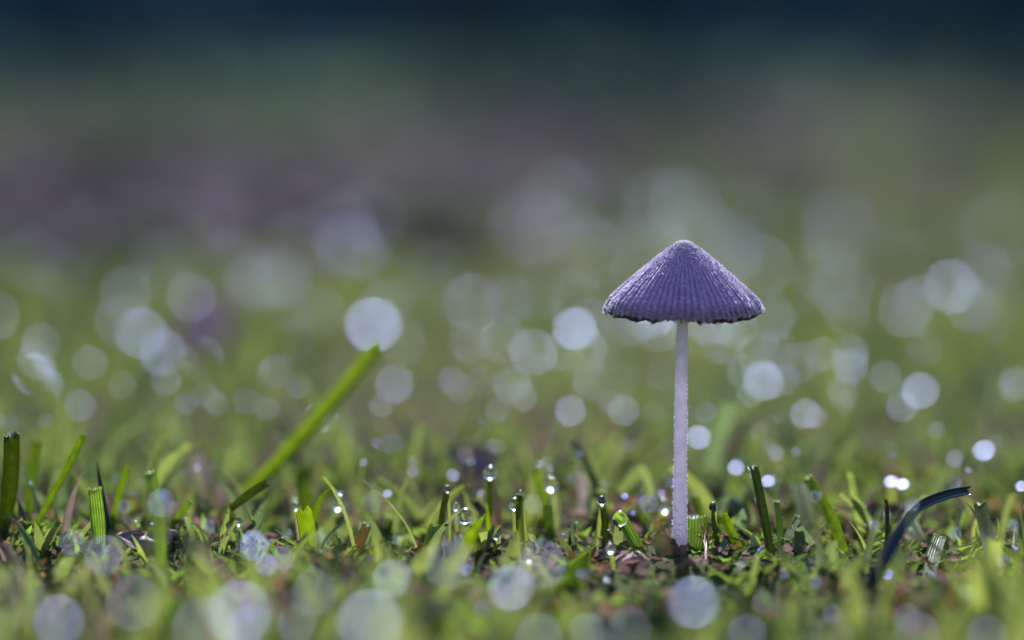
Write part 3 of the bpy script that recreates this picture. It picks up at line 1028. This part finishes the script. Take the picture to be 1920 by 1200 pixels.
def tints(x, y, n, dead_p=.10):
    a = np.array((.080, .100, .034))
    b = np.array((.052, .072, .048))
    c = np.array((.120, .138, .045))
    k = rng.random(n)[:, None]
    t = np.where(k < .5, a + (b - a) * (k * 2), a + (c - a) * (k * 2 - 1))
    patch = vnoise(x, y, 9, 3)
    dp = dead_p + .35 * np.clip(patch - .62, 0, 1) * 2
    dead = rng.random(n) < dp
    dcol = np.array((.058, .042, .052)) * (.5 + rng.random(n)[:, None])
    t = np.where(dead[:, None], dcol, t)
    return t * (.75 + .5 * rng.random(n))[:, None]

# near lawn
x, y = sites(-.15, .35, 25000)
ok = (y < .025) | (vnoise(x, y, 24, 8) > .40)
x, y = x[ok], y[ok]
h = np.clip(rng.lognormal(math.log(.0085), .38, len(x)), .003, .018) * (1 + .35 * np.clip((y - .01) / .1, 0, 1))
h = h * (.55 + .9 * vnoise(x, y, 60, 5)) * np.where(y < -.035, 1.5, 1)
lim = max_height(x, y)
h = np.minimum(h, lim)
ok = h > .0022
x, y, h = x[ok], y[ok], h[ok]
w = np.clip(rng.normal(.0016, .0005, len(x)), .0007, .0028)
tn = tints(x, y, len(x), .035) * np.where((y < .03)[:, None], np.array((.95, 1.0, 1.1)), np.array((.62, .68, .88)))  # behind the mushroom the tint is darkened blue-grey, dewy haze put into colour
pt = rng.random(len(x)) < .5
ppx, ppy, pd = project(np.stack([x, y, h], 1))
sc = np.where((np.abs(pd - D) < .022) & (ppx > 10) & (ppx < 1910) & (ppy < 1120), h * w, 0)
sel = np.argsort(-sc)[:170]
sel = sel[sc[sel] > 0]
for i in sel:
    brown = tn[i][0] > tn[i][1]
    look = ('dry brown' if brown else 'pointed green' if pt[i] else 'blunt-cut green')
    size = 'broad' if w[i] > .0019 else 'narrow'
    q = ('the thick dark frayed blade' if ppx[i] < 330 else 'the large slanting blade' if ppx[i] < 760 else 'the thread-thin blade' if ppx[i] < 1130 else 'the mushroom foot' if ppx[i] < 1480 else 'the arching navy blade')
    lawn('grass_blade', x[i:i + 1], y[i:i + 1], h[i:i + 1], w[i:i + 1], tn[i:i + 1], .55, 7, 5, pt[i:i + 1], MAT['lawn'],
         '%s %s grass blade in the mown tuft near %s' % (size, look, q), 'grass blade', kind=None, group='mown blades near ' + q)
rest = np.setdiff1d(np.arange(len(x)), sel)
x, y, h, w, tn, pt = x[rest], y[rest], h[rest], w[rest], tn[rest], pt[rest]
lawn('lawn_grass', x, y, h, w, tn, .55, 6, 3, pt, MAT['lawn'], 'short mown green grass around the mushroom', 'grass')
# middle lawn
x, y = sites(.35, 1.6, 15000)
ok = vnoise(x, y, 12, 8) > .36
x, y = x[ok], y[ok]
h = np.clip(rng.lognormal(math.log(.010), .4, len(x)), .004, .022) * (.5 + vnoise(x, y, 30, 5))
h = np.minimum(h, max_height(x, y))
ok = h > .002
x, y, h = x[ok], y[ok], h[ok]
w = np.clip(rng.normal(.002, .0006, len(x)), .001, .0035)
lawn('lawn_grass', x, y, h, w, tints(x, y, len(x), .14) * np.array((.44, .52, .80)), .6, 4, 3, rng.random(len(x)) < .5, MAT['lawn'], 'blurred green grass stretching away behind the mushroom', 'grass')  # dimmer light and grey-blue haze of the distance put into the tint
# far lawn
x, y = sites(1.6, 4.2, 3000, .1)
h = np.clip(rng.lognormal(math.log(.022), .4, len(x)), .01, .05)
w = np.clip(rng.normal(.006, .002, len(x)), .003, .01)
lawn('lawn_grass', x, y, h, w, tints(x, y, len(x), .12) * np.array((.55, .70, 2.1)), .7, 3, 2, rng.random(len(x)) < .5, MAT['lawn'], 'far shaded grass fading into blue below the wood', 'grass')  # blue of skylit shade put into the grass tint

# moss and clover-like leaflets close to the soil
x, y = sites(-.15, .6, 130000)
x2, y2 = sites(-.07, .07, 220000)
x, y = np.concatenate([x, x2]), np.concatenate([y, y2])
ok = rng.random(len(x)) < .35 + .9 * vnoise(x, y, 45, 11)
x, y = x[ok], y[ok]
lim = max_height(x, y)
h = np.minimum(.0014 + .003 * rng.random(len(x)), np.maximum(lim, .0014))
w = .0006 + .0012 * rng.random(len(x))
tm = np.array((.075, .115, .030)) * (.6 + .8 * rng.random(len(x)))[:, None]
br = rng.random(len(x)) < .10 + .35 * (vnoise(x, y, 70, 21) > .66)
tm = np.where(br[:, None], np.array((.095, .050, .045)) * (.5 + rng.random(len(x)))[:, None], tm)
lawn('moss', x, y, h, w, tm, 1.3, 3, 2, np.ones(len(x), bool), MAT['moss'], 'low moss and bits of litter covering the soil between blades', 'moss')

# blades that carry the drops
T_, B_, W_ = zip(*supports)
n = len(T_)
Ta, Ba, Wa = np.array([tuple(p) for p in T_]), np.array([tuple(p) for p in B_]), np.array(W_)
rows, cols = 6, 3
s = np.linspace(0, 1, rows)
C = Ba[:, None] + (Ta - Ba)[:, None] * s[None, :, None]
C[:, :, :2] += ((s ** 2 - s)[None, :, None]) * .25 * (Ta - Ba)[:, None, :2]
u = np.linspace(-1, 1, cols)
ww = (Wa * .75)[:, None] * (np.minimum(1, .65 + s * .8))[None] * np.ones((n, 1))
ang = rng.normal(0, .6, n)
Wd = np.stack([np.cos(ang), np.sin(ang), 0 * ang], 1)
Nd = np.stack([-np.sin(ang), np.cos(ang), 0 * ang], 1)
V = C[:, :, None] + ww[:, :, None, None] * (u[None, None, :, None] * Wd[:, None, None] + ((np.abs(u) - .5) * .5)[None, None, :, None] * Nd[:, None, None])
g = grid_faces(cols, rows)
F = (g[None] + (np.arange(n) * rows * cols)[:, None, None]).reshape(-1, 4)
uv = np.stack([np.tile((u * .5 + .5)[None, None], (n, rows, 1)), np.tile(s[None, :, None], (n, 1, cols))], -1).reshape(-1, 2)
tt = np.repeat(tints(Ba[:, 0], Ba[:, 1], n, .03), rows * cols, 0)
obj('dewy_grass', mesh_np('dewy_grass', V.reshape(-1, 3), F, uv, tt), MAT['lawn'], None, 'slender blades holding dew drops through the lawn', 'grass', None, 'stuff')

# fine dew scattered over the lawn
tips = np.concatenate(TIPS)
tips = tips[(tips[:, 1] > -.12) & (tips[:, 1] < 1.4) & (tips[:, 2] > .0025)]
p_near = np.abs(tips[:, 1]) < .05
tips = tips[rng.random(len(tips)) < np.where(p_near, .30, .11)]
x, y, z = tips.T
n = len(x)
r = np.clip(rng.lognormal(math.log(.00018), .45, n) * (1 + 1.2 * np.clip((y - .05) / .3, 0, 1)), .00007, .0006)
sph = []
for j in range(7):
    a = math.pi * j / 6
    for i in range(8):
        b = 2 * math.pi * i / 8
        sph.append((max(math.sin(a), 1e-3) * math.cos(b), max(math.sin(a), 1e-3) * math.sin(b), math.cos(a) * .14))
sph = np.array(sph)
tl = rng.normal(0, .12, (n, 2))
S3 = np.repeat(sph[None], n, 0)
S3[:, :, 2] += S3[:, :, 0] * tl[:, :1] + S3[:, :, 1] * tl[:, 1:]
V = np.stack([x, y, z], 1)[:, None] + S3 * r[:, None, None]
g = grid_faces(8, 7, True)[:, ::-1]
F = (g[None] + (np.arange(n) * len(sph))[:, None, None]).reshape(-1, 4)
obj('fine_dew', mesh_np('fine_dew', V.reshape(-1, 3), F), MAT['dew_bead'], None, 'fine dew sprinkled over the grass of the lawn', 'dew', None, 'stuff')

# leaf litter patch far left
def litter(name, cx, cyy, sx, sy, n, size, col, label, zlo=.004, zr=.012, cat='leaf litter'):
    x = cx + rng.normal(0, sx, n)
    y = cyy + rng.normal(0, sy, n)
    z = ground_height(x, y) + zlo + zr * rng.random(n)
    V, F, uv, tt = [], [], [], []
    base = np.array([(-1, -.2, .1), (-.3, -.5, 0), (.5, -.45, .05), (1, .1, .2), (.4, .5, .02), (-.4, .45, -.05)])
    for k in range(n):
        a, b = rng.random() * 6.28, rng.normal(0, .5)
        P = base * size * (.6 + .8 * rng.random())
        ca, sa, cb, sb = math.cos(a), math.sin(a), math.cos(b), math.sin(b)
        Q = np.stack([P[:, 0] * ca - P[:, 1] * sa, P[:, 0] * sa + P[:, 1] * ca, P[:, 2]], 1)
        Q = np.stack([Q[:, 0], Q[:, 1] * cb - Q[:, 2] * sb, Q[:, 1] * sb + Q[:, 2] * cb], 1)
        o = len(V)
        V += list(Q + np.array((x[k], y[k], z[k])))
        F += [(o, o + 1, o + 4, o + 5), (o + 1, o + 2, o + 3, o + 4)]
        uv += [(.5, .5)] * 6
        tt += [np.array(col) * (.5 + rng.random())] * 6
    obj(name, mesh_np(name, np.array(V), np.array(F), np.array(uv), np.array(tt)), MAT['litter_bit'], None, label, cat, None, 'stuff')
litter('leaf_litter', -.20, .60, .10, .14, 500, .012, (.070, .055, .062), 'purple-brown leaf litter blurred in the lawn behind the slanting blade')
litter('leaf_litter', .06, 1.0, .16, .18, 160, .014, (.065, .052, .052), 'dull brown leaf litter far behind the mushroom')

litter('thatch', .0, .005, .07, .035, 2000, .0011, (.16, .095, .07), 'brown crumbs of thatch on the soil round the stem', .0002, .0012, 'thatch')
# dark wood closing the lawn off
n = 48000
x = rng.uniform(-7, 7, n)
y = rng.uniform(3.5, 7.0, n)
top = 1.98 + .15 * np.sin(x * 2.3 + .5) + .10 * np.sin(x * 6.1 + y) + .15 * (y - 3.5)
z = (1 - np.sqrt(1 - rng.random(n))) * top
sz = .05 + .05 * rng.random(n)
A = rng.normal(0, 1, (n, 3)); A /= np.linalg.norm(A, axis=1)[:, None]
Bq = np.cross(A, rng.normal(0, 1, (n, 3))); Bq /= np.linalg.norm(Bq, axis=1)[:, None]
P = np.stack([x, y, z], 1)
V = np.stack([P - A * sz[:, None], P + Bq * sz[:, None] * .5, P + A * sz[:, None], P - Bq * sz[:, None] * .5], 1).reshape(-1, 3)
obj('dark_wood', mesh_np('dark_wood', V, np.arange(n * 4).reshape(-1, 4)), MAT['wood'], None, 'dark blue-green wood closing off the far end of the lawn', 'wood', None, 'stuff')
